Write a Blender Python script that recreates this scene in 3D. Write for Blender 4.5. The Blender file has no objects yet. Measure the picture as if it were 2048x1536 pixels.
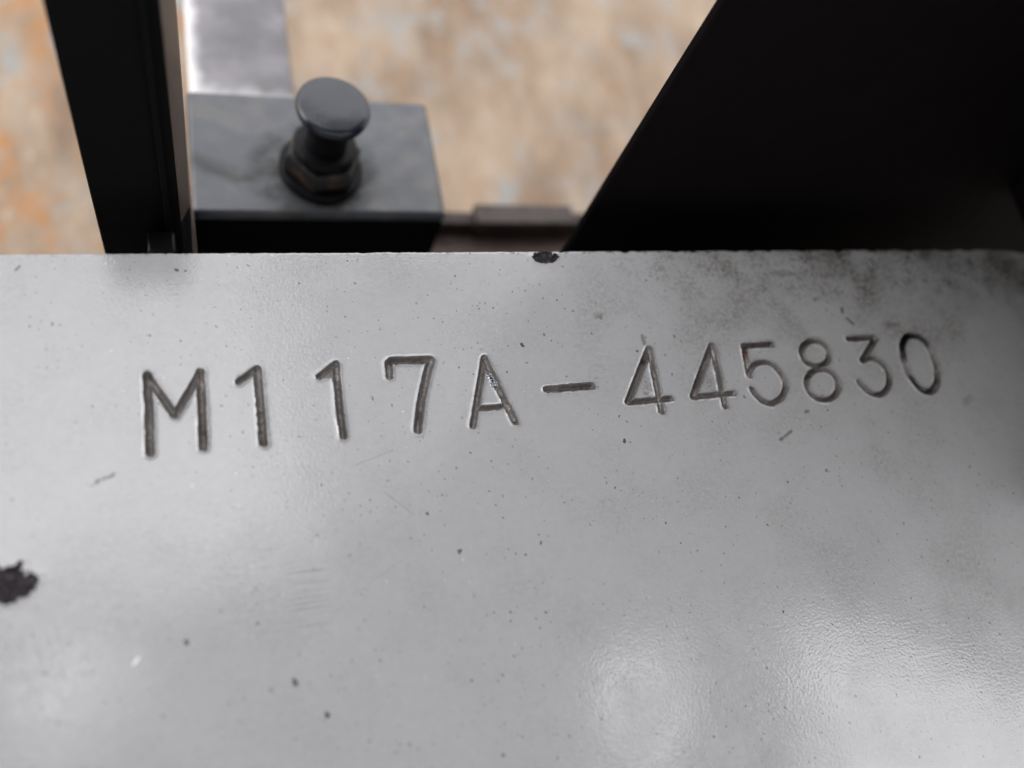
import bpy, math, random
import numpy as np
from mathutils import Matrix, Vector

R = math.radians
MM = 0.001                      # every length below is in millimetres
scene = bpy.context.scene
COL = scene.collection

# ------------------------------------------------------------------ camera
cam_d = bpy.data.cameras.new("camera")
cam = bpy.data.objects.new("camera", cam_d)
COL.objects.link(cam)
ROT = Matrix(((0.9411190, 0.0563756, -0.3333419),
              (-0.1825256, 0.9146752, -0.3606297),
              (0.2845688, 0.4002389, 0.8711082)))
mw = ROT.to_4x4()
mw.translation = Vector((-37.29, -60.66, 97.44)) * MM
cam.matrix_world = mw
cam_d.sensor_width = 36.0
cam_d.lens = 29.92
cam_d.clip_start = 0.002
cam_d.clip_end = 200.0
cam_d.dof.use_dof = True
cam_d.dof.focus_distance = 0.113
cam_d.dof.aperture_fstop = 10.0
scene.camera = cam

# ------------------------------------------------------------------ sky and sun
SUN_EL, SUN_AZ = R(36), R(-74)          # azimuth clockwise from +Y
w = bpy.data.worlds.new("World")
scene.world = w
w.use_nodes = True
nt = w.node_tree
bg = nt.nodes["Background"]
sky = nt.nodes.new("ShaderNodeTexSky")
sky.sky_type = 'NISHITA'
sky.sun_disc = False
sky.sun_elevation = SUN_EL
sky.sun_rotation = SUN_AZ
sky.dust_density = 6.0
sky.air_density = 1.0
sky.ozone_density = 1.0
hs = nt.nodes.new("ShaderNodeHueSaturation")      # a veiled, nearly white sky
hs.inputs["Saturation"].default_value = 0.30
nt.links.new(sky.outputs[0], hs.inputs["Color"])
deck = nt.nodes.new("ShaderNodeMix")             # an even, bright cloud deck over most of it
deck.data_type = 'RGBA'
deck.inputs[0].default_value = 0.9
gn = nt.nodes.new("ShaderNodeTexCoord")          # overcast luminance: a third at the horizon, full at the zenith
gz = nt.nodes.new("ShaderNodeSeparateXYZ")
nt.links.new(gn.outputs["Generated"], gz.inputs[0])
gl = nt.nodes.new("ShaderNodeMapRange")
gl.inputs[1].default_value = 0.0; gl.inputs[2].default_value = 1.0
gl.inputs[3].default_value = 1 / 3; gl.inputs[4].default_value = 1.0
nt.links.new(gz.outputs[2], gl.inputs[0])
gm = nt.nodes.new("ShaderNodeVectorMath")
gm.operation = 'SCALE'
gm.inputs[0].default_value = (15.0, 15.0, 15.3)
nt.links.new(gl.outputs[0], gm.inputs["Scale"])
nt.links.new(gm.outputs[0], deck.inputs[7])
nt.links.new(hs.outputs[0], deck.inputs[6])
nt.links.new(deck.outputs[2], bg.inputs["Color"])
bg.inputs["Strength"].default_value = 0.15

sd = bpy.data.lights.new("sun", 'SUN')
sd.energy = 0.75
sd.angle = R(38)
sd.color = (1.0, 0.95, 0.88)
sun = bpy.data.objects.new("sun", sd)
COL.objects.link(sun)
to_sun = Vector((math.sin(SUN_AZ) * math.cos(SUN_EL), math.cos(SUN_AZ) * math.cos(SUN_EL), math.sin(SUN_EL)))
sun.rotation_euler = to_sun.to_track_quat('Z', 'Y').to_euler()
sun.location = to_sun * 3

scene.view_settings.view_transform = 'Standard'
scene.view_settings.look = 'None'
scene.view_settings.gamma = 1.0
scene.view_settings.exposure = 0.79
scene.render.engine = 'CYCLES'
scene.cycles.max_bounces = 6
scene.cycles.use_denoising = True


# ------------------------------------------------------------------ node helper
class NT:
    def __init__(s, name):
        s.m = bpy.data.materials.new(name)
        s.m.use_nodes = True
        s.t = s.m.node_tree
        s.p = s.t.nodes["Principled BSDF"]
        tc = s.t.nodes.new("ShaderNodeTexCoord")
        s.co = s.vmul(tc.outputs["Object"], (1000, 1000, 1000))     # object space in mm
        sx = s.t.nodes.new("ShaderNodeSeparateXYZ")
        s.t.links.new(s.co, sx.inputs[0])
        s.x, s.y, s.z = sx.outputs

    def put(s, sock, v):
        if isinstance(v, bpy.types.NodeSocket):
            s.t.links.new(v, sock)
        else:
            sock.default_value = v

    def math(s, op, a, b=0.0, c=0.0, clamp=False):
        n = s.t.nodes.new("ShaderNodeMath")
        n.operation = op
        n.use_clamp = clamp
        s.put(n.inputs[0], a); s.put(n.inputs[1], b); s.put(n.inputs[2], c)
        return n.outputs[0]

    def vmul(s, v, k):
        n = s.t.nodes.new("ShaderNodeVectorMath")
        n.operation = 'MULTIPLY'
        s.put(n.inputs[0], v); s.put(n.inputs[1], k)
        return n.outputs[0]

    def vadd(s, v, k):
        n = s.t.nodes.new("ShaderNodeVectorMath")
        n.operation = 'ADD'
        s.put(n.inputs[0], v); s.put(n.inputs[1], k)
        return n.outputs[0]

    def noise(s, scale, detail=3.0, rough=0.55, vec=None, off=(0, 0, 0), stretch=(1, 1, 1), color=False):
        n = s.t.nodes.new("ShaderNodeTexNoise")
        v = s.co if vec is None else vec
        v = s.vadd(s.vmul(v, stretch), off)
        s.put(n.inputs["Vector"], v)
        n.inputs["Scale"].default_value = scale
        n.inputs["Detail"].default_value = detail
        n.inputs["Roughness"].default_value = rough
        return n.outputs["Color"] if color else n.outputs["Fac"]

    def voro(s, scale, vec=None, rnd=1.0):
        n = s.t.nodes.new("ShaderNodeTexVoronoi")
        s.put(n.inputs["Vector"], s.co if vec is None else vec)
        n.inputs["Scale"].default_value = scale
        n.inputs["Randomness"].default_value = rnd
        return n.outputs["Distance"], n.outputs["Color"]

    def step(s, v, lo, hi, a=0.0, b=1.0):
        n = s.t.nodes.new("ShaderNodeMapRange")
        n.interpolation_type = 'SMOOTHSTEP'
        s.put(n.inputs[0], v)
        n.inputs[1].default_value = lo; n.inputs[2].default_value = hi
        n.inputs[3].default_value = a; n.inputs[4].default_value = b
        return n.outputs[0]

    def mix(s, f, a, b):
        n = s.t.nodes.new("ShaderNodeMix")
        n.data_type = 'RGBA'
        s.put(n.inputs[0], f)
        for k, v in ((6, a), (7, b)):
            if not isinstance(v, bpy.types.NodeSocket) and len(v) == 3:
                v = (*v, 1)
            s.put(n.inputs[k], v)
        return n.outputs[2]

    def attr(s, name):
        n = s.t.nodes.new("ShaderNodeAttribute")
        n.attribute_name = name
        return n.outputs["Fac"]

    def bump(s, h, strength, dist_mm, normal=None):
        n = s.t.nodes.new("ShaderNodeBump")
        n.inputs["Strength"].default_value = strength
        n.inputs["Distance"].default_value = dist_mm * MM
        s.put(n.inputs["Height"], h)
        if normal is not None:
            s.t.links.new(normal, n.inputs["Normal"])
        return n.outputs[0]

    def capsule(s, a, b, w, soft, wob=None):
        """1 inside a thin line of half width w (mm) from a to b in the plate's plane"""
        ax, ay = a; dx, dy = b[0] - ax, b[1] - ay
        L2 = dx * dx + dy * dy
        px = s.math('SUBTRACT', s.x, ax); py = s.math('SUBTRACT', s.y, ay)
        if wob is not None:
            py = s.math('ADD', py, wob)
        t = s.math('MULTIPLY_ADD', px, dx / L2, s.math('MULTIPLY', py, dy / L2), clamp=True)
        ex = s.math('SUBTRACT', px, s.math('MULTIPLY', t, dx))
        ey = s.math('SUBTRACT', py, s.math('MULTIPLY', t, dy))
        d = s.math('SQRT', s.math('MULTIPLY_ADD', ex, ex, s.math('MULTIPLY', ey, ey)))
        return s.step(d, w - soft, w + soft, 1.0, 0.0)

    def done(s, color, rough=0.5, metal=0.0, spec=0.5, normal=None, ior=1.5):
        s.put(s.p.inputs["Base Color"], color if isinstance(color, bpy.types.NodeSocket) else (*color, 1))
        s.put(s.p.inputs["Roughness"], rough)
        s.put(s.p.inputs["Metallic"], metal)
        s.p.inputs["Specular IOR Level"].default_value = spec
        s.p.inputs["IOR"].default_value = ior
        if normal is not None:
            s.t.links.new(normal, s.p.inputs["Normal"])
        return s.m


# ------------------------------------------------------------------ materials
def mat_paint():
    n = NT("grey_paint")
    mott = n.noise(0.9, 4, 0.6)
    fine = n.noise(5.0, 2, 0.6)
    col = n.mix(mott, PAINT_A, PAINT_B)
    # greenish brown grime in drifting patches, thicker where the plate meets the dark upright
    patch = n.noise(0.085, 3, 0.55, off=(3.1, 7.7, 0))
    right = n.step(n.x, 0, 75)
    top = n.step(n.y, -26, -2)
    zone = n.math('MULTIPLY', right, n.math('MULTIPLY_ADD', top, 1.05, 0.10))
    g = n.math('MULTIPLY', n.step(patch, 0.40, 0.72), n.math('MULTIPLY_ADD', zone, 1.15, 0.18))
    g = n.math('MULTIPLY', g, n.step(n.noise(1.6, 4, 0.7), 0.32, 0.66))
    col = n.mix(g, col, (0.10, 0.093, 0.075))
    # dark peppering near the far edge, right half
    edge = n.math('MULTIPLY', n.step(n.y, -16, -0.6), n.step(n.x, 2, 60, 0.0, 1.0))
    pep = n.math('MULTIPLY', n.step(n.math('MULTIPLY_ADD', n.noise(0.3, 3, off=(1, 2, 3)), 0.5, n.noise(2.3, 4, 0.75, off=(9, 2, 1))), 0.76, 0.88), edge)
    col = n.mix(n.math('MULTIPLY', pep, 0.95), col, (0.055, 0.045, 0.035))
    # ragged rim flecks on the very edge
    rim = n.math('MULTIPLY', n.step(n.y, -0.75, -0.2), n.step(n.noise(0.9, 4, 0.7, off=(5, 5, 5)), 0.53, 0.60))
    rim = n.math('MULTIPLY', rim, n.step(n.x, -50, 30, 0.25, 1.0))
    col = n.mix(rim, col, (0.04, 0.032, 0.028))
    # soot smeared beside the stamped strokes
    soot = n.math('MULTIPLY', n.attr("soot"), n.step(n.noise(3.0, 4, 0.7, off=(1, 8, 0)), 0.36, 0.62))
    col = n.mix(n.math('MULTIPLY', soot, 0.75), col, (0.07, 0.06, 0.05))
    # specks of three sizes
    warp = n.vadd(n.co, n.vmul(n.noise(1.2, 2, color=True), (0.8, 0.8, 0.0)))
    crowd = n.step(n.noise(0.11, 2, 0.6, off=(2, 6, 0)), 0.34, 0.54, 0.55, 1.0)
    for sc, rmax, keep, k in ((0.20, 0.06, 0.55, 0.95), (0.45, 0.085, 0.55, 0.9), (0.95, 0.13, 0.7, 0.8), (1.7, 0.18, 0.65, 0.55)):
        v = n.vmul(warp, (1, 0.8, 0))
        d, c = n.voro(sc, v)
        sp = n.t.nodes.new("ShaderNodeSeparateColor")
        n.t.links.new(c, sp.inputs[0])
        rad = n.math('MULTIPLY', n.step(sp.outputs[0], 1 - keep, 1.0, 0.0, 1.0), rmax)
        on = n.step(n.math('SUBTRACT', d, rad), -0.02, 0.006, 1.0, 0.0)
        on = n.math('MULTIPLY', on, n.math('GREATER_THAN', sp.outputs[0], 1 - keep))
        on = n.math('MULTIPLY', on, crowd)
        col = n.mix(n.math('MULTIPLY', on, k), col, (0.035, 0.032, 0.045))
    d, c = n.voro(0.55, n.vadd(warp, (31, 17, 0)))                # sparkle glints painted in as white pin points
    on = n.math('MULTIPLY', n.step(d, 0.02, 0.05, 1.0, 0.0), n.step(n.x, -60, 40, 1.0, 0.2))
    col = n.mix(on, col, (0.8, 0.8, 0.8))
    # single marks: scratches, scuffs, brown flecks
    wob = n.math('MULTIPLY', n.math('SUBTRACT', n.noise(1.6, 3), 0.5), 0.5)
    wob2 = n.math('MULTIPLY', n.math('SUBTRACT', n.noise(3.0, 4, 0.7), 0.5), 1.3)
    dark = [((-49.6, -28.9), (-47.8, -28.2), 0.17, 0.08, wob2, 0.85), ((-57.9, -2.3), (-57.5, -1.7), 0.17, 0.06, wob2, 0.8),
            ((57.0, -11.5), (57.2, -10.7), 0.22, 0.1, wob2, 0.85), ((57.4, -12.6), (58.3, -13.6), 0.22, 0.1, wob2, 0.85),
            ((20.9, -14.2), (20.9, -15.3), 0.28, 0.26, wob2, 0.6), ((38.3, -31.3), (40.6, -30.2), 0.2, 0.12, wob2, 0.7),
            ((2.45, -14.6), (2.7, -14.9), 0.2, 0.07, wob2, 0.9), ((-30.7, -52.7), (-30.6, -53.1), 0.26, 0.08, wob2, 0.85),
            ((-27.7, -56.6), (-27.65, -56.75), 0.26, 0.07, wob2, 0.9), ((52.5, -9.2), (53.0, -9.0), 0.3, 0.2, wob2, 0.5),
            ((14.6, -10.8), (15.2, -10.7), 0.35, 0.25, wob2, 0.45), ((44, -27.5), (44.6, -27.4), 0.2, 0.1, wob2, 0.7)]
    for a, b, wd, so, wb, k in dark:
        col = n.mix(n.math('MULTIPLY', n.capsule(a, b, wd, so, wb), k), col, (0.045, 0.036, 0.036))
    fineln = [((-33.5, -26.3), (-45.0, -35.5), 0.05, 0.2), ((-23.5, -44.6), (-17.6, -41.5), 0.07, 0.22), ((-10.5, -40), (-11.8, -52), 0.05, 0.12),
              ((-18.6, -33.2), (-15.6, -36.2), 0.07, 0.4), ((-21.5, -29.5), (-17.0, -28.2), 0.07, 0.4)]
    for a, b, wd, k in fineln:
        col = n.mix(n.math('MULTIPLY', n.capsule(a, b, wd, 0.05, wob), k), col, (0.16, 0.15, 0.15))
    # a rubbed patch of short parallel scores
    box = n.math('MULTIPLY', n.math('MULTIPLY', n.step(n.y, -50.2, -49.0), n.step(n.y, -40.0, -39.3, 1.0, 0.0)),
                 n.math('MULTIPLY', n.step(n.math('MULTIPLY_ADD', n.y, 0.17, n.x), -38.2, -37.4),
                        n.step(n.math('MULTIPLY_ADD', n.y, -0.02, n.x), -27.2, -24.5, 1.0, 0.0)))
    rub = n.step(n.noise(1.0, 3, 0.6, stretch=(0.07, 3.2, 1), off=(2, 3, 0)), 0.52, 0.68)
    col = n.mix(n.math('MULTIPLY', n.math('MULTIPLY', rub, box), 0.72), col, (0.16, 0.145, 0.14))
    # one white gouge
    col = n.mix(n.capsule((-46.2, -48.5), (-45.8, -48.0), 0.14, 0.12), col, (0.75, 0.75, 0.75))
    # faint value change at hand scale so that no square centimetre is even
    col = n.mix(n.step(n.noise(0.25, 3, 0.6, off=(4, 4, 4)), 0.35, 0.7, 0.0, 0.10), col, (0.30, 0.30, 0.27))
    rough = n.math('MULTIPLY_ADD', fine, 0.05, 0.055)
    rough = n.math('MULTIPLY_ADD', g, 0.12, rough)
    rough = n.math('MULTIPLY_ADD', n.step(n.noise(0.12, 2), 0.4, 0.65), 0.08, rough)
    b1 = n.bump(n.noise(0.22, 2, 0.5), 1.0, 0.015)
    b2 = n.bump(n.noise(2.7, 1.2, 0.5), 1.0, 0.021, b1)
    b3 = n.bump(n.noise(5.0, 1, 0.5), 1.0, 0.0025, b2)
    return n.done(col, rough, 0.0, 1.0, b3, ior=1.53)


PAINT_A, PAINT_B = (0.325, 0.327, 0.340), (0.385, 0.387, 0.400)


def mat_groove():
    n = NT("stamped_metal")
    a = n.noise(1.6, 4, 0.7)
    col = n.mix(a, (0.055, 0.050, 0.049), (0.24, 0.222, 0.212))
    col = n.mix(n.step(n.noise(7.0, 2), 0.62, 0.72), col, (0.36, 0.33, 0.31))
    col = n.mix(n.step(n.noise(2.6, 2, off=(6, 1, 0)), 0.68, 0.74), col, (0.012, 0.010, 0.012))
    col = n.mix(n.attr("rust"), col, (0.060, 0.024, 0.012))
    col = n.mix(n.attr("ink"), col, (0.010, 0.009, 0.012))
    b = n.bump(n.noise(3.0, 4, 0.7), 1.0, 0.022)
    return n.done(col, 0.34, 0.25, 0.6, b)


def mat_chip():
    n = NT("chipped_primer")
    col = n.mix(n.noise(1.4, 4, 0.7), (0.010, 0.010, 0.017), (0.028, 0.024, 0.028))
    col = n.mix(n.step(n.noise(2.2, 3, off=(2, 2, 0)), 0.50, 0.66), col, (0.075, 0.06, 0.057))
    return n.done(col, 0.8, 0.0, 0.12, n.bump(n.noise(2.0, 4, 0.7), 1.0, 0.12))


def mat_fleck():
    n = NT("bright_torn_metal")
    col = n.mix(n.step(n.noise(4.5, 3, 0.7), 0.45, 0.58), (0.06, 0.06, 0.075), (0.75, 0.77, 0.82))
    return n.done(col, 0.3, 0.7, 0.6, n.bump(n.noise(4.5, 3, 0.7), 1.0, 0.2))


def mat_black(name, c=(0.006, 0.0058, 0.0062), rough=0.55, spec=0.25, dust=0.0):
    n = NT(name)
    col = n.mix(n.noise(0.12, 4, 0.6), c, tuple(k * 1.7 for k in c))
    if dust:
        col = n.mix(n.math('MULTIPLY', n.step(n.noise(0.16, 4, 0.65, off=(3, 1, 5)), 0.42, 0.68), dust), col, (0.20, 0.175, 0.15))
    return n.done(col, n.math('MULTIPLY_ADD', n.noise(0.4, 3), 0.2, rough - 0.1), 0.0, spec, n.bump(n.noise(0.7, 3), 1.0, 0.05))


def mat_block():
    n = NT("blue_black_paint")
    col = n.mix(n.noise(0.10, 4, 0.6), (0.013, 0.018, 0.030), (0.032, 0.040, 0.056))
    col = n.mix(n.math('MULTIPLY', n.step(n.noise(0.13, 4, 0.6, off=(8, 3, 0)), 0.46, 0.66), 0.4), col, (0.11, 0.095, 0.078))
    streak = n.capsule((-38, 37.5), (-29, 33.0), 1.0, 1.9, n.math('MULTIPLY', n.math('SUBTRACT', n.noise(0.3, 3), 0.5), 5.0))
    col = n.mix(n.math('MULTIPLY', streak, 0.85), col, (0.010, 0.010, 0.011))
    streak0 = streak
    streak = n.capsule((-33, 41), (-24, 43), 0.5, 0.5, n.math('MULTIPLY', n.math('SUBTRACT', n.noise(0.2, 3), 0.5), 5.0))
    col = n.mix(n.math('MULTIPLY', streak, 0.12), col, (0.015, 0.015, 0.016))
    ro = n.math('MULTIPLY_ADD', n.noise(0.3, 4), 0.35, 0.18)
    ro = n.math('MULTIPLY_ADD', streak0, 0.3, ro)
    bolt_patch = n.math('MULTIPLY', n.capsule((-19.5, 35.0), (-15.5, 35.6), 9.3, 2.2, n.math('MULTIPLY', n.math('SUBTRACT', n.noise(0.25, 3), 0.5), 6.0)),
                    n.step(n.noise(0.3, 4, 0.65, off=(4, 9, 0)), 0.34, 0.6, 0.35, 1.0))     # uneven dark patch round the bolt
    col = n.mix(n.math('MULTIPLY', bolt_patch, 0.9), col, (0.008, 0.008, 0.009))
    ro = n.math('MULTIPLY_ADD', bolt_patch, 0.32, ro)
    return n.done(col, ro, 0.0, 0.9, n.bump(n.noise(0.25, 3), 1.0, 0.06))


def mat_worn(name, a, b, rust, rough=0.5, stretch=(1, 1, 1), metal=0.0, sc=0.25):
    n = NT(name)
    col = n.mix(n.noise(sc, 4, 0.65, stretch=stretch), a, b)
    col = n.mix(n.step(n.noise(sc * 0.7, 4, 0.65, off=(7, 3, 1), stretch=stretch), 0.48, 0.66), col, rust)
    return n.done(col, rough, metal, 0.5, n.bump(n.noise(1.0, 4), 1.0, 0.08))


def mat_strip():
    n = NT("white_edged_grey")
    e = n.step(n.math('ADD', n.x, n.math('MULTIPLY', n.noise(0.25, 3), 3.0)), -36.4, -33.4)       # grey middle, white border on the left
    e2 = n.step(n.math('ADD', n.y, n.math('MULTIPLY', n.noise(0.22, 3), 6.0)), 66.5, 71.5)
    blot = n.step(n.noise(0.11, 3, 0.5, off=(3, 3, 2)), 0.3, 0.7)
    bare = n.mix(blot, (0.13, 0.123, 0.135), (0.24, 0.228, 0.248))
    col = n.mix(n.math('MULTIPLY', e, n.math('MULTIPLY_ADD', e2, 0.5, 0.5)), (0.80, 0.79, 0.80), bare)
    return n.done(col, 0.45, 0.0, 0.5, n.bump(n.noise(0.5, 4), 1.0, 0.15))


def mat_ground():
    n = NT("rusted_ground_steel")
    st = (1.0, 0.45, 1.0)
    col = n.mix(n.step(n.noise(0.045, 5, 0.65, stretch=st), 0.3, 0.7), (0.180, 0.126, 0.086), (0.355, 0.284, 0.217))
    col = n.mix(n.step(n.noise(0.20, 4, 0.7, stretch=st, off=(1, 5, 0)), 0.46, 0.74), col, (0.271, 0.180, 0.111))
    left = n.step(n.x, -75, 5, 1.0, 0.15)
    col = n.mix(n.math('MULTIPLY', n.step(n.noise(0.09, 6, 0.75, stretch=st, off=(9, 5, 0)), 0.47, 0.68), left), col, (0.344, 0.164, 0.061))
    col = n.mix(n.math('MULTIPLY', n.step(n.noise(0.05, 6, 0.75, stretch=(1, 0.7, 1), off=(2.3, 1.1, 4)), 0.52, 0.64), 0.85), col, (0.246, 0.258, 0.258))
    col = n.mix(n.step(n.noise(0.35, 3, 0.7, stretch=st, off=(4, 2, 0)), 0.60, 0.72, 0.0, 0.7), col, (0.492, 0.435, 0.369))
    col = n.mix(n.step(n.noise(0.4, 3, 0.7, stretch=st, off=(8, 6, 0)), 0.62, 0.72, 0.0, 0.6), col, (0.139, 0.094, 0.066))
    return n.done(col, 0.75, 0.0, 0.3, n.bump(n.noise(0.3, 4), 1.0, 0.6))


M_PAINT, M_GROOVE, M_CHIP, M_FLECK = mat_paint(), mat_groove(), mat_chip(), mat_fleck()
M_SLAB = mat_black("soot_black_paint", (0.0030, 0.0023, 0.0027), 0.75, 0.03)
M_POST = mat_black("matt_black_paint", (0.0020, 0.0018, 0.0018), 0.7, 0.05)
M_EDGE = mat_worn("bare_worn_edge", (0.060, 0.046, 0.037), (0.110, 0.090, 0.076), (0.065, 0.038, 0.026), 0.45, (1, 1, 0.3))
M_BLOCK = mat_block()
M_KNOB = mat_black("dark_bolt_steel", (0.006, 0.009, 0.016), 0.24, 0.55, 0.03)
M_STEM = mat_black("greasy_black_steel", (0.004, 0.004, 0.005), 0.4, 0.15)
M_NUT = mat_worn("bronzed_nut", (0.004, 0.004, 0.004), (0.007, 0.0068, 0.0065), (0.085, 0.047, 0.022), 0.4, sc=0.35)
M_STRIP = mat_strip()
M_RAIL = mat_worn("brown_rusted_steel", (0.015, 0.009, 0.008), (0.033, 0.021, 0.017), (0.052, 0.035, 0.029), 0.6)
M_CLEAT = mat_worn("pale_rusted_steel", (0.050, 0.038, 0.034), (0.088, 0.069, 0.062), (0.036, 0.022, 0.018), 0.6)
M_SILL = mat_worn("reddish_primer", (0.16, 0.105, 0.09), (0.24, 0.17, 0.15), (0.30, 0.255, 0.24), 0.6)
M_GROUND = mat_ground()
M_BLOCKER = mat_worn("dull_blocker_grey", (0.10, 0.10, 0.10), (0.14, 0.14, 0.135), (0.12, 0.10, 0.08), 0.8, sc=0.02)  # for the unseen panels added overhead


# ------------------------------------------------------------------ object helpers
def obj(name, verts, faces, mat, parent=None, smooth=False, bevel=0.0, seg=2, origin=(0, 0, 0)):
    me = bpy.data.meshes.new(name)
    o = np.array(origin, float)
    me.from_pydata([tuple((np.array(v, float) - o) * MM) for v in verts], [], faces)
    me.update()
    me.materials.append(mat)
    ob = bpy.data.objects.new(name, me)
    COL.objects.link(ob)
    ob.location = Vector(origin) * MM
    if parent is not None:
        ob.parent = parent
        ob.location = (Vector(origin) * MM) - parent.matrix_basis.translation
    if bevel:
        b = ob.modifiers.new("bevel", 'BEVEL')
        b.width = bevel * MM; b.segments = seg; b.limit_method = 'ANGLE'; b.angle_limit = R(35)
        smooth = True
    if smooth:
        me.shade_smooth()
        me.set_sharp_from_angle(angle=R(40))
    return ob


def box(x0, x1, y0, y1, z0, z1):
    v = [(x, y, z) for z in (z0, z1) for y in (y0, y1) for x in (x0, x1)]
    f = [(0, 2, 3, 1), (4, 5, 7, 6), (0, 1, 5, 4), (2, 6, 7, 3), (0, 4, 6, 2), (1, 3, 7, 5)]
    return v, f


def prism(poly, z0, z1):
    k = len(poly)
    v = [(x, y, z0) for x, y in poly] + [(x, y, z1) for x, y in poly]
    f = [tuple(range(k))[::-1], tuple(range(k, 2 * k))] + [(i, (i + 1) % k, k + (i + 1) % k, k + i) for i in range(k)]
    return v, f


def lathe(profile, n=48):
    """profile: (r, z) pairs from bottom axis to top axis"""
    v, f = [], []
    for r, z in profile:
        v += [(r * math.cos(2 * math.pi * k / n), r * math.sin(2 * math.pi * k / n), z) for k in range(n)]
    m = len(profile)
    for i in range(m - 1):
        for k in range(n):
            a, b = i * n + k, i * n + (k + 1) % n
            f.append((a, b, b + n, a + n))
    f.append(tuple(range(n))[::-1])
    f.append(tuple(range((m - 1) * n, m * n)))
    return v, f


def tag(o, label=None, cat=None, kind=None, group=None):
    if label: o["label"] = label
    if cat: o["category"] = cat
    if kind: o["kind"] = kind
    if group: o["group"] = group
    return o


def empty(name, loc):
    o = bpy.data.objects.new(name, None)
    o.empty_display_size = 0.01
    COL.objects.link(o)
    o.location = Vector(loc) * MM
    return o


# ------------------------------------------------------------------ ground
tag(obj("ground", [(-900, -700, -160), (1100, -700, -160), (1100, 1300, -160), (-900, 1300, -160)], [(0, 1, 2, 3)], M_GROUND),
    kind="structure")

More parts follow.
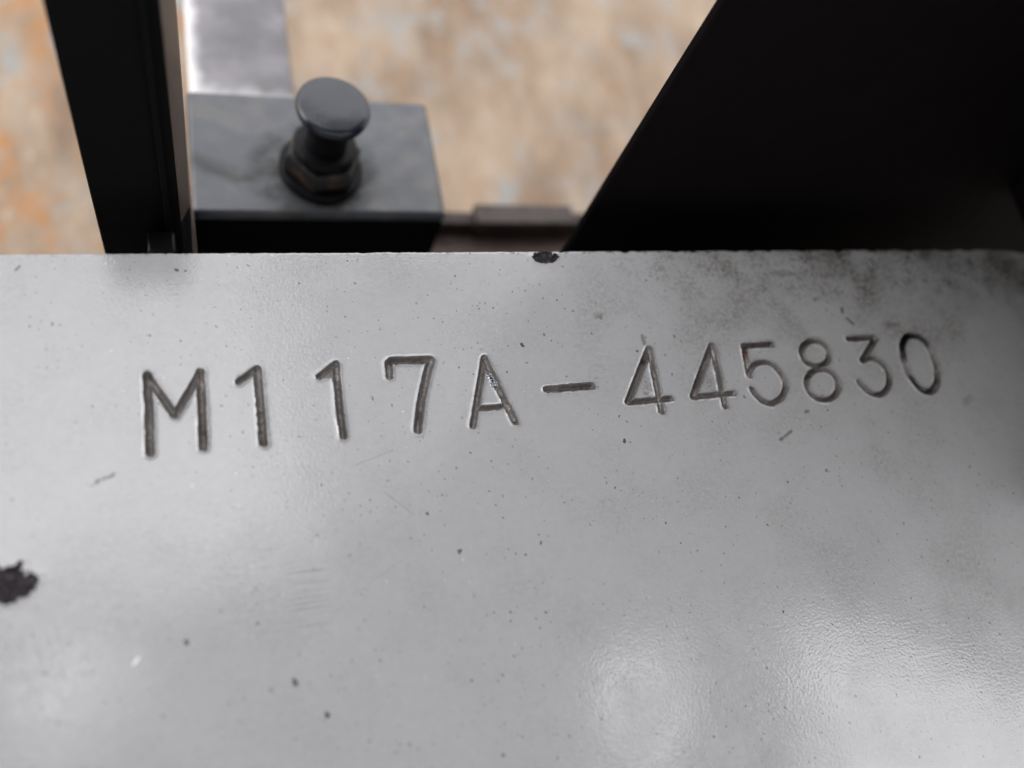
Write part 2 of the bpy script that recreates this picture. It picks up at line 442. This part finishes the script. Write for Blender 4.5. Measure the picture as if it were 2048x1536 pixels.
# ------------------------------------------------------------------ stamped steel beam
# strokes of each stamped character on the plate, in mm: (curved?, half width, points)
CH = [
  ('M', [
    (0, 0.51, [ (-44.13, -16.57), (-44.03, -20.71), (-44.08, -26.00) ]),
    (0, 0.46, [ (-44.13, -16.65), (-41.31, -21.77) ]),
    (0, 0.47, [ (-41.31, -21.77), (-38.39, -16.58) ]),
    (0, 0.52, [ (-38.36, -16.50), (-38.36, -21.11), (-38.46, -25.88) ]),
  ]),
  ('1', [
    (0, 0.45, [ (-34.12, -17.95), (-31.90, -16.41) ]),
    (0, 0.53, [ (-31.91, -16.44), (-31.85, -20.76), (-31.87, -25.90) ]),
  ]),
  ('1', [
    (0, 0.43, [ (-24.70, -17.88), (-22.57, -16.27) ]),
    (0, 0.49, [ (-22.49, -16.27), (-22.65, -21.40), (-22.60, -25.79) ]),
  ]),
  ('7', [
    (0, 0.51, [ (-16.00, -18.30), (-15.95, -16.54), (-15.53, -16.20) ]),
    (0, 0.58, [ (-15.53, -16.24), (-10.49, -16.32) ]),
    (0, 0.57, [ (-10.43, -16.47), (-11.24, -18.49), (-12.36, -21.59), (-13.46, -25.78) ]),
  ]),
  ('A', [
    (0, 0.48, [ (-3.15, -16.48), (-4.92, -21.73), (-6.30, -25.75) ]),
    (0, 0.49, [ (-3.12, -16.48), (-1.56, -22.32), (-0.62, -25.72) ]),
    (0, 0.42, [ (-5.14, -23.49), (-1.43, -23.45) ]),
  ]),
  ('-', [
    (0, 0.54, [ (4.67, -21.45), (11.27, -21.35) ]),
  ]),
  ('4', [
    (0, 0.52, [ (21.32, -16.30), (16.06, -24.03) ]),
    (0, 0.45, [ (16.05, -24.07), (19.86, -24.03), (22.71, -23.93) ]),
    (0, 0.49, [ (21.42, -16.38), (21.05, -21.72), (20.72, -25.73) ]),
  ]),
  ('4', [
    (0, 0.50, [ (31.61, -16.20), (26.24, -23.86) ]),
    (0, 0.46, [ (26.21, -23.97), (32.98, -23.77) ]),
    (0, 0.50, [ (31.71, -16.20), (31.30, -21.67), (30.91, -25.66) ]),
  ]),
  ('5', [
    (0, 0.48, [ (41.87, -16.48), (37.00, -16.50) ]),
    (0, 0.48, [ (36.98, -16.55), (36.38, -21.21) ]),
    (1, 0.44, [ (36.75, -20.46), (37.79, -19.60), (39.27, -19.29), (40.56, -19.56), (41.38, -20.38), (42.06, -21.85), (41.94, -23.41), (40.59, -25.03), (39.17, -25.70), (38.26, -25.77), (37.22, -25.28), (36.47, -24.41), (36.09, -23.42) ]),
  ]),
  ('8', [
    (1, 0.44, [ (50.98, -19.59), (50.36, -20.05), (49.62, -20.35), (48.84, -20.45), (48.09, -20.36), (47.44, -20.07), (46.95, -19.61), (46.67, -19.03), (46.63, -18.39), (46.83, -17.74), (47.26, -17.15), (47.87, -16.68), (48.60, -16.37), (49.39, -16.25), (50.16, -16.35), (50.82, -16.64), (51.32, -17.10), (51.60, -17.69), (51.63, -18.35), (51.42, -19.00), (50.98, -19.59) ]),
    (1, 0.43, [ (50.31, -25.12), (49.53, -25.59), (48.66, -25.86), (47.77, -25.89), (46.96, -25.69), (46.30, -25.27), (45.85, -24.68), (45.66, -23.97), (45.74, -23.21), (46.09, -22.47), (46.68, -21.83), (47.45, -21.34), (48.33, -21.06), (49.24, -21.01), (50.07, -21.21), (50.74, -21.63), (51.20, -22.24), (51.39, -22.96), (51.29, -23.74), (50.92, -24.48), (50.31, -25.12) ]),
  ]),
  ('3', [
    (0, 0.47, [ (56.14, -16.20), (61.58, -16.14) ]),
    (0, 0.47, [ (61.49, -16.26), (57.32, -19.98) ]),
    (1, 0.46, [ (57.32, -19.98), (58.28, -19.69), (59.33, -19.66), (60.40, -20.27), (61.18, -21.56), (61.19, -22.97), (60.44, -24.41), (59.14, -25.47), (57.72, -25.73), (56.49, -25.13), (55.72, -24.31), (55.26, -23.52) ]),
  ]),
  ('0', [
    (1, 0.54, [ (68.41, -16.17), (70.04, -16.54), (71.15, -18.07), (71.31, -20.33), (70.90, -22.70), (69.88, -24.66), (68.51, -25.71), (67.20, -25.79), (66.04, -24.92), (65.33, -23.05), (65.26, -21.03), (65.64, -18.84), (66.41, -17.33), (67.38, -16.47), (68.41, -16.17) ]),
  ]),
]


def smooth_line(pts, n=10):
    """Catmull-Rom through the points"""
    p = [np.array(q, float) for q in pts]
    closed = np.linalg.norm(p[0] - p[-1]) < 1e-6
    ext = [p[-2] if closed else 2 * p[0] - p[1]] + p + [p[1] if closed else 2 * p[-1] - p[-2]]
    out = []
    for i in range(1, len(ext) - 2):
        a, b, c, d = ext[i - 1:i + 3]
        for t in np.linspace(0, 1, n, endpoint=False):
            out.append(0.5 * ((2 * b) + (c - a) * t + (2 * a - 5 * b + 4 * c - d) * t * t + (3 * b - a - 3 * c + d) * t ** 3))
    out.append(p[-1])
    return out


def vnoise(x, y, seed):
    """smooth value noise in 0..1 on arrays"""
    xi, yi = np.floor(x).astype(np.int64), np.floor(y).astype(np.int64)
    fx, fy = x - xi, y - yi
    fx, fy = fx * fx * (3 - 2 * fx), fy * fy * (3 - 2 * fy)

    def h(a, b):
        k = (a * 374761393 + b * 668265263 + seed * 974634533) & 0x7FFFFFFF
        k = ((k ^ (k >> 13)) * 1274126177) & 0x7FFFFFFF
        return ((k ^ (k >> 16)) & 0xFFFF) / 65535.0
    return (h(xi, yi) * (1 - fx) + h(xi + 1, yi) * fx) * (1 - fy) + (h(xi, yi + 1) * (1 - fx) + h(xi + 1, yi + 1) * fx) * fy


def fbm(x, y, seed, o=3):
    s, a, t = 0, 1.0, 0
    for k in range(o):
        s = s + a * vnoise(x * 2 ** k, y * 2 ** k, seed + k * 17); t += a; a *= 0.5
    return s / t


def build_beam():
    beam = empty("stamped_beam", (20, -40, -160))
    beam["kind"] = "thing"
    tag(beam, "pale grey painted steel beam stamped M117A-445830 with chipped far edge", "steel beam")
    xs = np.concatenate([np.arange(-95, -61, 1.0), np.arange(-61, 77, 0.085), np.arange(77, 112.5, 0.3)])
    edge_rows = [0.0, -0.03, -0.07, -0.12, -0.18, -0.25, -0.33]
    ys = np.concatenate([edge_rows, np.arange(-0.42, -2.6, -0.09), np.arange(-2.6, -15.2, -0.35), np.arange(-15.2, -27.2, -0.085),
                         np.arange(-27.2, -35.6, -0.4), np.arange(-35.6, -42.2, -0.11), np.arange(-42.2, -100.5, -0.9)])
    X, Y = np.meshgrid(xs, ys)
    Z = np.zeros_like(X)
    # rounded painted far edge
    r = 0.35
    t = np.clip((Y + r) / r, 0, 1)
    Z -= r * (1 - np.sqrt(np.clip(1 - t * t, 0, 1))) * 0.8
    wav = (fbm(X * 0.8, Y * 0 + 3, 5) - 0.5) * 0.10 + (fbm(X * 3.1, Y * 0 + 9, 6, 2) - 0.5) * 0.07
    Yp = Y + wav * np.clip(1 + Y / 1.5, 0, 1)
    Yp -= np.clip(X - 93.5, 0, None) ** 2 * 0.012 * np.clip(1 + Y / 12, 0, 1)          # the corner is worn away at the right
    # notches nicked out of the edge
    for k, (nx, nw, nd) in enumerate(((-17.2, 0.5, 0.10), (11.5, 0.35, 0.22), (21.8, 0.6, 0.3), (24.1, 0.3, 0.18), (30.3, 0.8, 0.22), (33.2, 0.3, 0.3),
                                      (41.0, 0.5, 0.25), (47.2, 0.4, 0.3), (53.4, 0.9, 0.2), (61.0, 0.5, 0.35), (67.8, 0.9, 0.25), (75.5, 1.2, 0.4), (83.0, 1.0, 0.45), (88.5, 0.9, 0.4))):
        Yp -= nd * np.exp(-((X - nx) / nw) ** 2) * np.clip(1 + Y / 0.9, 0, 1)
    which = np.zeros(X.shape, np.int32)              # 0 plate, 1.. characters, 100.. chips
    soot = np.zeros_like(X)
    rust = np.zeros_like(X)
    ink = np.zeros_like(X)
    jit = (fbm(X * 1.7, Y * 1.7, 31) - 0.5) * 0.26 + (fbm(X * 5.0, Y * 5.0, 41, 2) - 0.5) * 0.08
    rough_floor = (fbm(X * 2.4, Y * 2.4, 51, 3) - 0.5)

    def seg_dist(sx, sy, a, b):
        dx, dy = b[0] - a[0], b[1] - a[1]
        L2 = dx * dx + dy * dy + 1e-9
        u = np.clip(((sx - a[0]) * dx + (sy - a[1]) * dy) / L2, 0, 1)
        return np.hypot(sx - a[0] - u * dx, sy - a[1] - u * dy)

    def window(x0, x1, y0, y1):
        c = np.where((xs >= x0) & (xs <= x1))[0]; q = np.where((ys >= y0) & (ys <= y1))[0]
        return slice(q[0], q[-1] + 1), slice(c[0], c[-1] + 1)

    Zc = np.zeros_like(X)                            # carving
    for ci, (name, strokes) in enumerate(CH):
        px = [p[0] for s in strokes for p in s[2]]; py = [p[1] for s in strokes for p in s[2]]
        W = window(min(px) - 3, max(px) + 3, min(py) - 3, max(py) + 3)
        sx, sy, J = X[W], Y[W], jit[W]
        dn = np.full(sx.shape, 9.0)                  # signed distance to the stroke's lip, in mm
        dep = np.zeros(sx.shape)
        vary = 0.62 + 0.76 * fbm(sx * 0.33, sy * 0.33, 101 + ci, 2)
        for cu, hw, pts in strokes:
            pl = smooth_line(pts) if cu else pts
            d = np.full(sx.shape, 9.0)
            for a, b in zip(pl[:-1], pl[1:]):
                d = np.minimum(d, seg_dist(sx, sy, a, b))
            d = d + J * 0.50
            hw = hw * (0.84 + 0.10 * vary)
            dn = np.minimum(dn, d - hw)
            q = np.clip(1 - (d / hw) ** 2, 0, 1)
            dep = np.maximum(dep, 0.62 * q ** 0.62 * (hw / 0.5) * vary)
        if ci == 2:                                  # burr of paint torn under the flag of the second 1
            d = np.minimum(seg_dist(sx, sy, (-23.9, -17.75), (-22.75, -17.6)) - 0.42, seg_dist(sx, sy, (-23.0, -17.8), (-22.7, -19.5)) - 0.24) + J
            dep = np.maximum(dep, np.clip(-d / 0.3, 0, 1) * 0.3); dn = np.minimum(dn, d)
        dep = dep * (1 + 0.16 * rough_floor[W]) + np.clip(-dn / 0.2, 0, 1) * rough_floor[W] * 0.07
        inside = dn < 0
        lip = np.where(inside, 0, 0.165 * np.exp(-(np.clip(dn, 0, None) / 0.2) ** 1.5) * (0.35 + 1.3 * fbm(sx * 1.1, sy * 1.1, 77)))
        Zc[W] += np.where(inside, -dep, lip)
        which[W] = np.where(inside, ci + 1, which[W])
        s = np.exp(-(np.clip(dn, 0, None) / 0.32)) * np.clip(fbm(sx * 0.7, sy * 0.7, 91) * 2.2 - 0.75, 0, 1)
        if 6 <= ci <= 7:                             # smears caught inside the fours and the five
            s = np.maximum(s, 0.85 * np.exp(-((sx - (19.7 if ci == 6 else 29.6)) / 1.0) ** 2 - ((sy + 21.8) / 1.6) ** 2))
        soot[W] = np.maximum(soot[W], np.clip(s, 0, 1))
        if ci == 8:
            rust[W] = np.maximum(rust[W], np.exp(-((sx - 36.9) / 0.55) ** 2 - ((sy + 17.7) / 0.9) ** 2) * 1.3 + 0.9 * np.exp(-((sx - 38.1) / 0.9) ** 2 - ((sy + 16.8) / 0.25) ** 2))
        if ci == 6:
            rust[W] = np.maximum(rust[W], 1.3 * np.exp(-((sx - 20.2) / 0.4) ** 2 - ((sy + 17.9) / 0.45) ** 2))
        if ci == 0:
            rust[W] = np.maximum(rust[W], 0.35 * np.exp(-((sx + 38.4) / 0.7) ** 2 - ((sy + 21.0) / 3.5) ** 2))
        if ci == 11:
            ink[W] = np.clip(1.5 * np.exp(-((sx - 66.3) / 1.9) ** 2 - ((sy + 17.3) / 2.4) ** 2) + 1.2 * np.exp(-((sx - 69.6) / 1.5) ** 2 - ((sy + 16.9) / 1.2) ** 2)
                             + np.clip(fbm(sx * 0.8, sy * 0.8, 13) * 2.6 - 0.9, 0, 0.8), 0, 1)
        if ci in (8, 9, 10):
            ink[W] = np.maximum(ink[W], np.clip(fbm(sx * 1.0, sy * 1.0, 23) * 3.2 - 1.95, 0, 0.8))
        if ci == 10:
            ink[W] = np.maximum(ink[W], 0.8 * np.exp(-((sx - 61.0) / 0.6) ** 2 - ((sy + 22.9) / 1.6) ** 2))
    # chips, where the paint has come off down to dark primer
    chips = []

    def chip(x, y, rx, ry, seed, amp, depth, fq):
        W = window(x - rx * 1.9, x + rx * 1.9, y - ry * 1.9, y + ry * 1.9)
        sx, sy = X[W], Y[W]
        d = np.hypot((sx - x) / rx, (sy - y) / ry) + (fbm(sx * fq, sy * fq, seed) - 0.5) * amp
        ins = d < 1
        k = 100 + len(chips); chips.append(k)
        Zc[W] += np.where(ins, -depth * np.clip((1 - d) / 0.12, 0, 1) * (0.7 + 0.6 * fbm(sx * 1.3, sy * 1.3, seed + 5)), 0.09 * np.exp(-np.clip(d - 1, 0, None) / 0.16) * (d >= 1))
        which[W] = np.where(ins, k, which[W])
    chip(8.6, -1.02, 2.05, 1.0, 3, 0.75, 0.22, 1.3)
    chip(-57.7, -38.7, 2.35, 1.95, 8, 1.3, 0.25, 0.9)

    # shallow dings that keep their paint
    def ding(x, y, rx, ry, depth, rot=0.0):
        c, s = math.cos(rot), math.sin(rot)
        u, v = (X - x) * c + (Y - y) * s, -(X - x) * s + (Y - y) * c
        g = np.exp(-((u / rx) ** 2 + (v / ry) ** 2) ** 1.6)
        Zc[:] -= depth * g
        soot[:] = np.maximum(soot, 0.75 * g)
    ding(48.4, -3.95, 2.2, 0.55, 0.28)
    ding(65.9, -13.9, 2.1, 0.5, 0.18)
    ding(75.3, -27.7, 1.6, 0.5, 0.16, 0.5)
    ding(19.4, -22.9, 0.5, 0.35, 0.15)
    # broad unevenness of the sprayed paint
    Z += Zc + (fbm(X * 0.09, Y * 0.09, 61) - 0.5) * 0.06
    # torn bright metal at the inside of the A
    dA = np.hypot((X + 2.75 + (Y + 19.0) * 0.22) / 0.55, (Y + 19.6) / 1.55) + jit * 0.9
    mA = (dA < 1) & (Y < -18.0)
    which = np.where(mA, 200, which)
    Z += np.where(mA, (fbm(X * 4, Y * 4, 71) - 0.45) * 0.35, 0)

    nr, nc = X.shape
    P = np.stack([X, Yp, Z], -1).reshape(-1, 3)
    idx = np.arange(nr * nc).reshape(nr, nc)
    quads = np.stack([idx[1:, :-1], idx[1:, 1:], idx[:-1, 1:], idx[:-1, :-1]], -1).reshape(-1, 4)
    own = np.zeros(len(quads), np.int32)
    for k in range(4):
        wk = which.ravel()[quads[:, k]]
        own = np.where(wk > own, wk, own)
    # vertex normals of the whole relief, shared by plate, strokes and chips so no seam shows
    fn = np.cross(P[quads[:, 1]] - P[quads[:, 0]], P[quads[:, 3]] - P[quads[:, 0]])
    N = np.zeros_like(P)
    for k in range(4):
        for c in range(3):
            N[:, c] += np.bincount(quads[:, k], fn[:, c], len(P))
    N /= np.linalg.norm(N, axis=1, keepdims=True) + 1e-12
    org = np.array([20, -40, -160.0])

    def piece(name, sel, mat):
        q = quads[sel]
        used, inv = np.unique(q, return_inverse=True)
        inv = inv.reshape(-1)
        me = bpy.data.meshes.new(name)
        me.vertices.add(len(used)); me.loops.add(len(inv)); me.polygons.add(len(q))
        me.vertices.foreach_set("co", (P[used] * MM).astype(np.float32).ravel())
        me.loops.foreach_set("vertex_index", inv.astype(np.int32))
        me.polygons.foreach_set("loop_start", np.arange(0, len(inv), 4, dtype=np.int32))
        me.update(calc_edges=True)
        me.shade_smooth()
        me.normals_split_custom_set_from_vertices(N[used].tolist())
        for an, arr in (("soot", soot), ("rust", rust), ("ink", ink)):
            at = me.attributes.new(an, 'FLOAT', 'POINT')
            at.data.foreach_set("value", np.clip(arr.ravel()[used], 0, 1).astype(np.float32))
        me.materials.append(mat)
        o = bpy.data.objects.new(name, me)
        COL.objects.link(o)
        o.parent = beam
        o.location = Vector(-org * MM)
        return o

    piece("top_plate", own == 0, M_PAINT)
    kinds = {'M': 'stamped_letter', 'A': 'stamped_letter', '-': 'stamped_dash'}
    notes = {0: "stamped letter M", 1: "stamped digit 1 beside the letter M", 2: "stamped digit 1 with torn paint under its flag", 3: "stamped digit 7",
             4: "stamped letter A", 5: "stamped dash", 6: "stamped digit 4 after the dash", 7: "stamped digit 4 before the 5", 8: "stamped digit 5 with a rust spot",
             9: "stamped digit 8", 10: "stamped digit 3", 11: "stamped digit 0 with black caught in its upper rim"}
    for ci, (name, _) in enumerate(CH):
        piece(kinds.get(name, 'stamped_digit'), own == ci + 1, M_GROOVE)["label"] = notes[ci]
    piece("paint_chip", own == 100, M_CHIP)["label"] = "dark lens shaped paint chip at the far edge"
    piece("paint_chip", own == 101, M_CHIP)["label"] = "ragged dark paint chip at the left"
    piece("bright_metal_scrap", own == 200, M_FLECK)
    # far face of the flange and the web under it
    v, f = [], []
    lo = np.concatenate([P[idx[0]][::6], P[idx[0]][-1:]])
    for p in lo:
        v += [(p[0], p[1], p[2]), (p[0], p[1], -8.0)]
    f = [(2 * i, 2 * i + 2, 2 * i + 3, 2 * i + 1) for i in range(len(lo) - 1)]
    k = len(v)
    v += [(lo[0][0], -100.4, -8.0), (lo[-1][0], -100.4, -8.0)]
    f.append(tuple([2 * i + 1 for i in range(len(lo))] + [k + 1, k]))
    o = obj("flange_edge", v, f, M_PAINT, None)
    o.parent = beam; o.location = Vector(-org * MM)
    o = obj("web", *box(-94, 111, -12, -4, -160, -8.05), M_PAINT)
    o.parent = beam; o.location = Vector(-org * MM)


build_beam()


# ------------------------------------------------------------------ dark upright on the left
def build_post():
    t = tag(empty("upright_post", (-44, 20, -160)), "black upright post with a narrow bare worn edge, left of the bolted block", "post", "thing")
    obj("post_body", *prism([(-50.75, 12.4), (-40.05, 12.85), (-40.05, 28), (-50.75, 28)], -160, 31), M_POST, t, bevel=0.25)
    obj("edge_strip", *prism([(-40.0, 12.95), (-38.6, 16.2), (-38.6, 25.6), (-40.0, 25.6)], -13, 31), M_EDGE, t, bevel=0.2)
    obj("lower_rib", *prism([(-40.0, 13.0), (-38.6, 16.2), (-38.6, 25.5), (-40.0, 25.5)], -66.9, -13.05), M_STEM, t, bevel=0.2)
    obj("front_rib", *box(-42.0, -41.2, 12.0, 12.75, -66.9, 31), M_POST, t, bevel=0.15)
    obj("weld_tab", *box(-44.6, -40.9, 8.6, 12.2, -24, -13.6), M_STEM, t, bevel=0.4)


build_post()


# ------------------------------------------------------------------ big black plate on the right
def build_slab():
    t = tag(empty("black_plate", (90, 6, -160)), "huge soot black upright plate slanting across the upper right", "plate", "thing")
    obj("face_plate", *box(22.6, 150, 12.6, 14.2, -160, 640), M_SLAB, t, bevel=0.3)
    obj("side_blocker", *prism([(104, 12.55), (103.2, 0), (89.0, -28.5), (79.5, -46), (82.5, -47), (92.0, -29), (107, 0), (108, 12.55)], 0.6, 640), M_SLAB, t, bevel=0.3)  # added just out of view to shade the right of the beam
    obj("edge_lug", *box(19.0, 22.5, 12.8, 14.1, 36, 60), M_RAIL, t, bevel=0.4)


build_slab()

# ------------------------------------------------------------------ sill and rail behind, carrying the block
sill = tag(empty("rusty_sill", (20, 40, -160)), "low rusty sill behind the beam with a short raised cleat", "steel sill", "thing")
obj("sill_body", *box(-52, 150, 28.2, 52, -160, -67.0), M_SILL, sill, bevel=0.5)
obj("back_rail", *box(5.8, 150, 46.0, 49.2, -66.95, -61.8), M_RAIL, sill, bevel=0.3)
obj("cleat", *box(22.2, 46.8, 44.6, 49.9, -61.75, -59.6), M_CLEAT, sill, bevel=0.4)
obj("cleat_front", *box(22.4, 46.6, 44.8, 45.95, -65.9, -61.8), M_RAIL, sill, bevel=0.2)


# ------------------------------------------------------------------ block with its button headed bolt
def build_block():
    t = tag(empty("bolted_block", (-16, 39, -66.95)), "dark blue-grey steel block carrying a round button headed bolt", "block", "thing")
    obj("block_body", *box(-38.5, 5.2, 26.6, 52.3, -66.95, -32.6), M_SLAB, t, bevel=0.3)
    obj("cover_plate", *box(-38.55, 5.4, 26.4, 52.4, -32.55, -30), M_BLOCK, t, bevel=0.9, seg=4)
    c = (-16.6, 35.6, -30)
    b = empty("button_bolt", c)
    b.parent = t
    b.location = (Vector(c) - Vector((-16, 39, -66.95))) * MM
    b.scale = (1, 1, 0.93)
    b.rotation_euler = (R(0.5), R(2), R(10))

    def part(name, prof, mat, n=48):
        v, f = lathe(prof, n)
        o = obj(name, v, f, mat, None, smooth=True)
        o.parent = b
        return o
    part("washer", [(3, 0.05), (7.0, 0.05), (7.3, 0.5), (7.3, 1.5), (7.0, 1.9), (3, 1.9)], M_STEM)
    part("hex_nut", [(3, 1.95), (6.1, 1.95), (6.7, 2.5), (6.7, 5.4), (6.1, 6.2), (3, 6.2)], M_NUT, 6)
    part("collar", [(3, 6.25), (5.2, 6.25), (5.4, 6.8), (5.4, 7.8), (5.0, 8.3), (3.4, 8.4)], M_STEM)
    part("stem", [(3.5, 0.3), (3.5, 9), (3.45, 10.5), (3.7, 12.5), (4.4, 14.4), (5.3, 15.9), (5.75, 16.7), (4, 16.9)], M_STEM)
    part("head", [(2, 16.4), (5.4, 16.7), (5.9, 17.1), (6.05, 17.9), (5.9, 18.5), (5.5, 18.8), (5.0, 18.95), (2.5, 19.1), (0.4, 19.15)], M_KNOB)


build_block()

# ------------------------------------------------------------------ white-edged flat bar behind the block
v, f = box(-38.0, -17.6, 52.6, 150, -49, -45)
tag(obj("flat_bar", v, f, M_STRIP, bevel=0.5), "flat bar with a white left border running back from behind the block", "flat bar", "thing")


# ------------------------------------------------------------------ unseen panels added overhead to shape the plate's reflections and shade
def build_blocker():
    z0, z1 = 600, 606
    t = tag(empty("overhead_blocker", (300, 0, 600)), "unseen grey panels added overhead to shape reflections and shade on the plate", "light blocker", "thing")
    rc = lambda a, b, c, d: [(a, c), (b, c), (b, d), (a, d)]
    cells = [rc(-900, -172, -820, 85), rc(-172, -120, 42, 85), rc(-172, -120, -820, -14), rc(-120, 25, -820, 85),
             rc(25, 215, -820, 130), rc(215, 335, 62, 130), rc(215, 265, -820, 26), rc(265, 322, -12, 26), rc(265, 322, -820, -124),
             rc(322, 335, -820, 26), [(335, -820), (422, -820), (440, -16), (440, 420), (336, 420)],
             [(440, -16), (1400, -371), (1400, 420), (440, 420)], [(422, -820), (1400, -820), (1400, -560), (433, -560)]]
    for a in cells:
        cx = sum(p[0] for p in a) / len(a); cy = sum(p[1] for p in a) / len(a)
        obj("blocker_panel", *prism(a, z0, z1), M_BLOCKER, t, bevel=0.8)
    for k in range(8):                               # closely set slats, added to let a little sky through
        y = 132 + 36 * k
        obj("blocker_slat", *box(25.5, 334.5, y, y + 27, z0, z1), M_BLOCKER, t)
    for k in range(14):                              # open slats towards the far left, added to dim the mirrored sky
        y = 100 + 36 * k
        obj("blocker_slat", *box(-900, 20, y, y + 10, z0, z1), M_BLOCKER, t)


build_blocker()
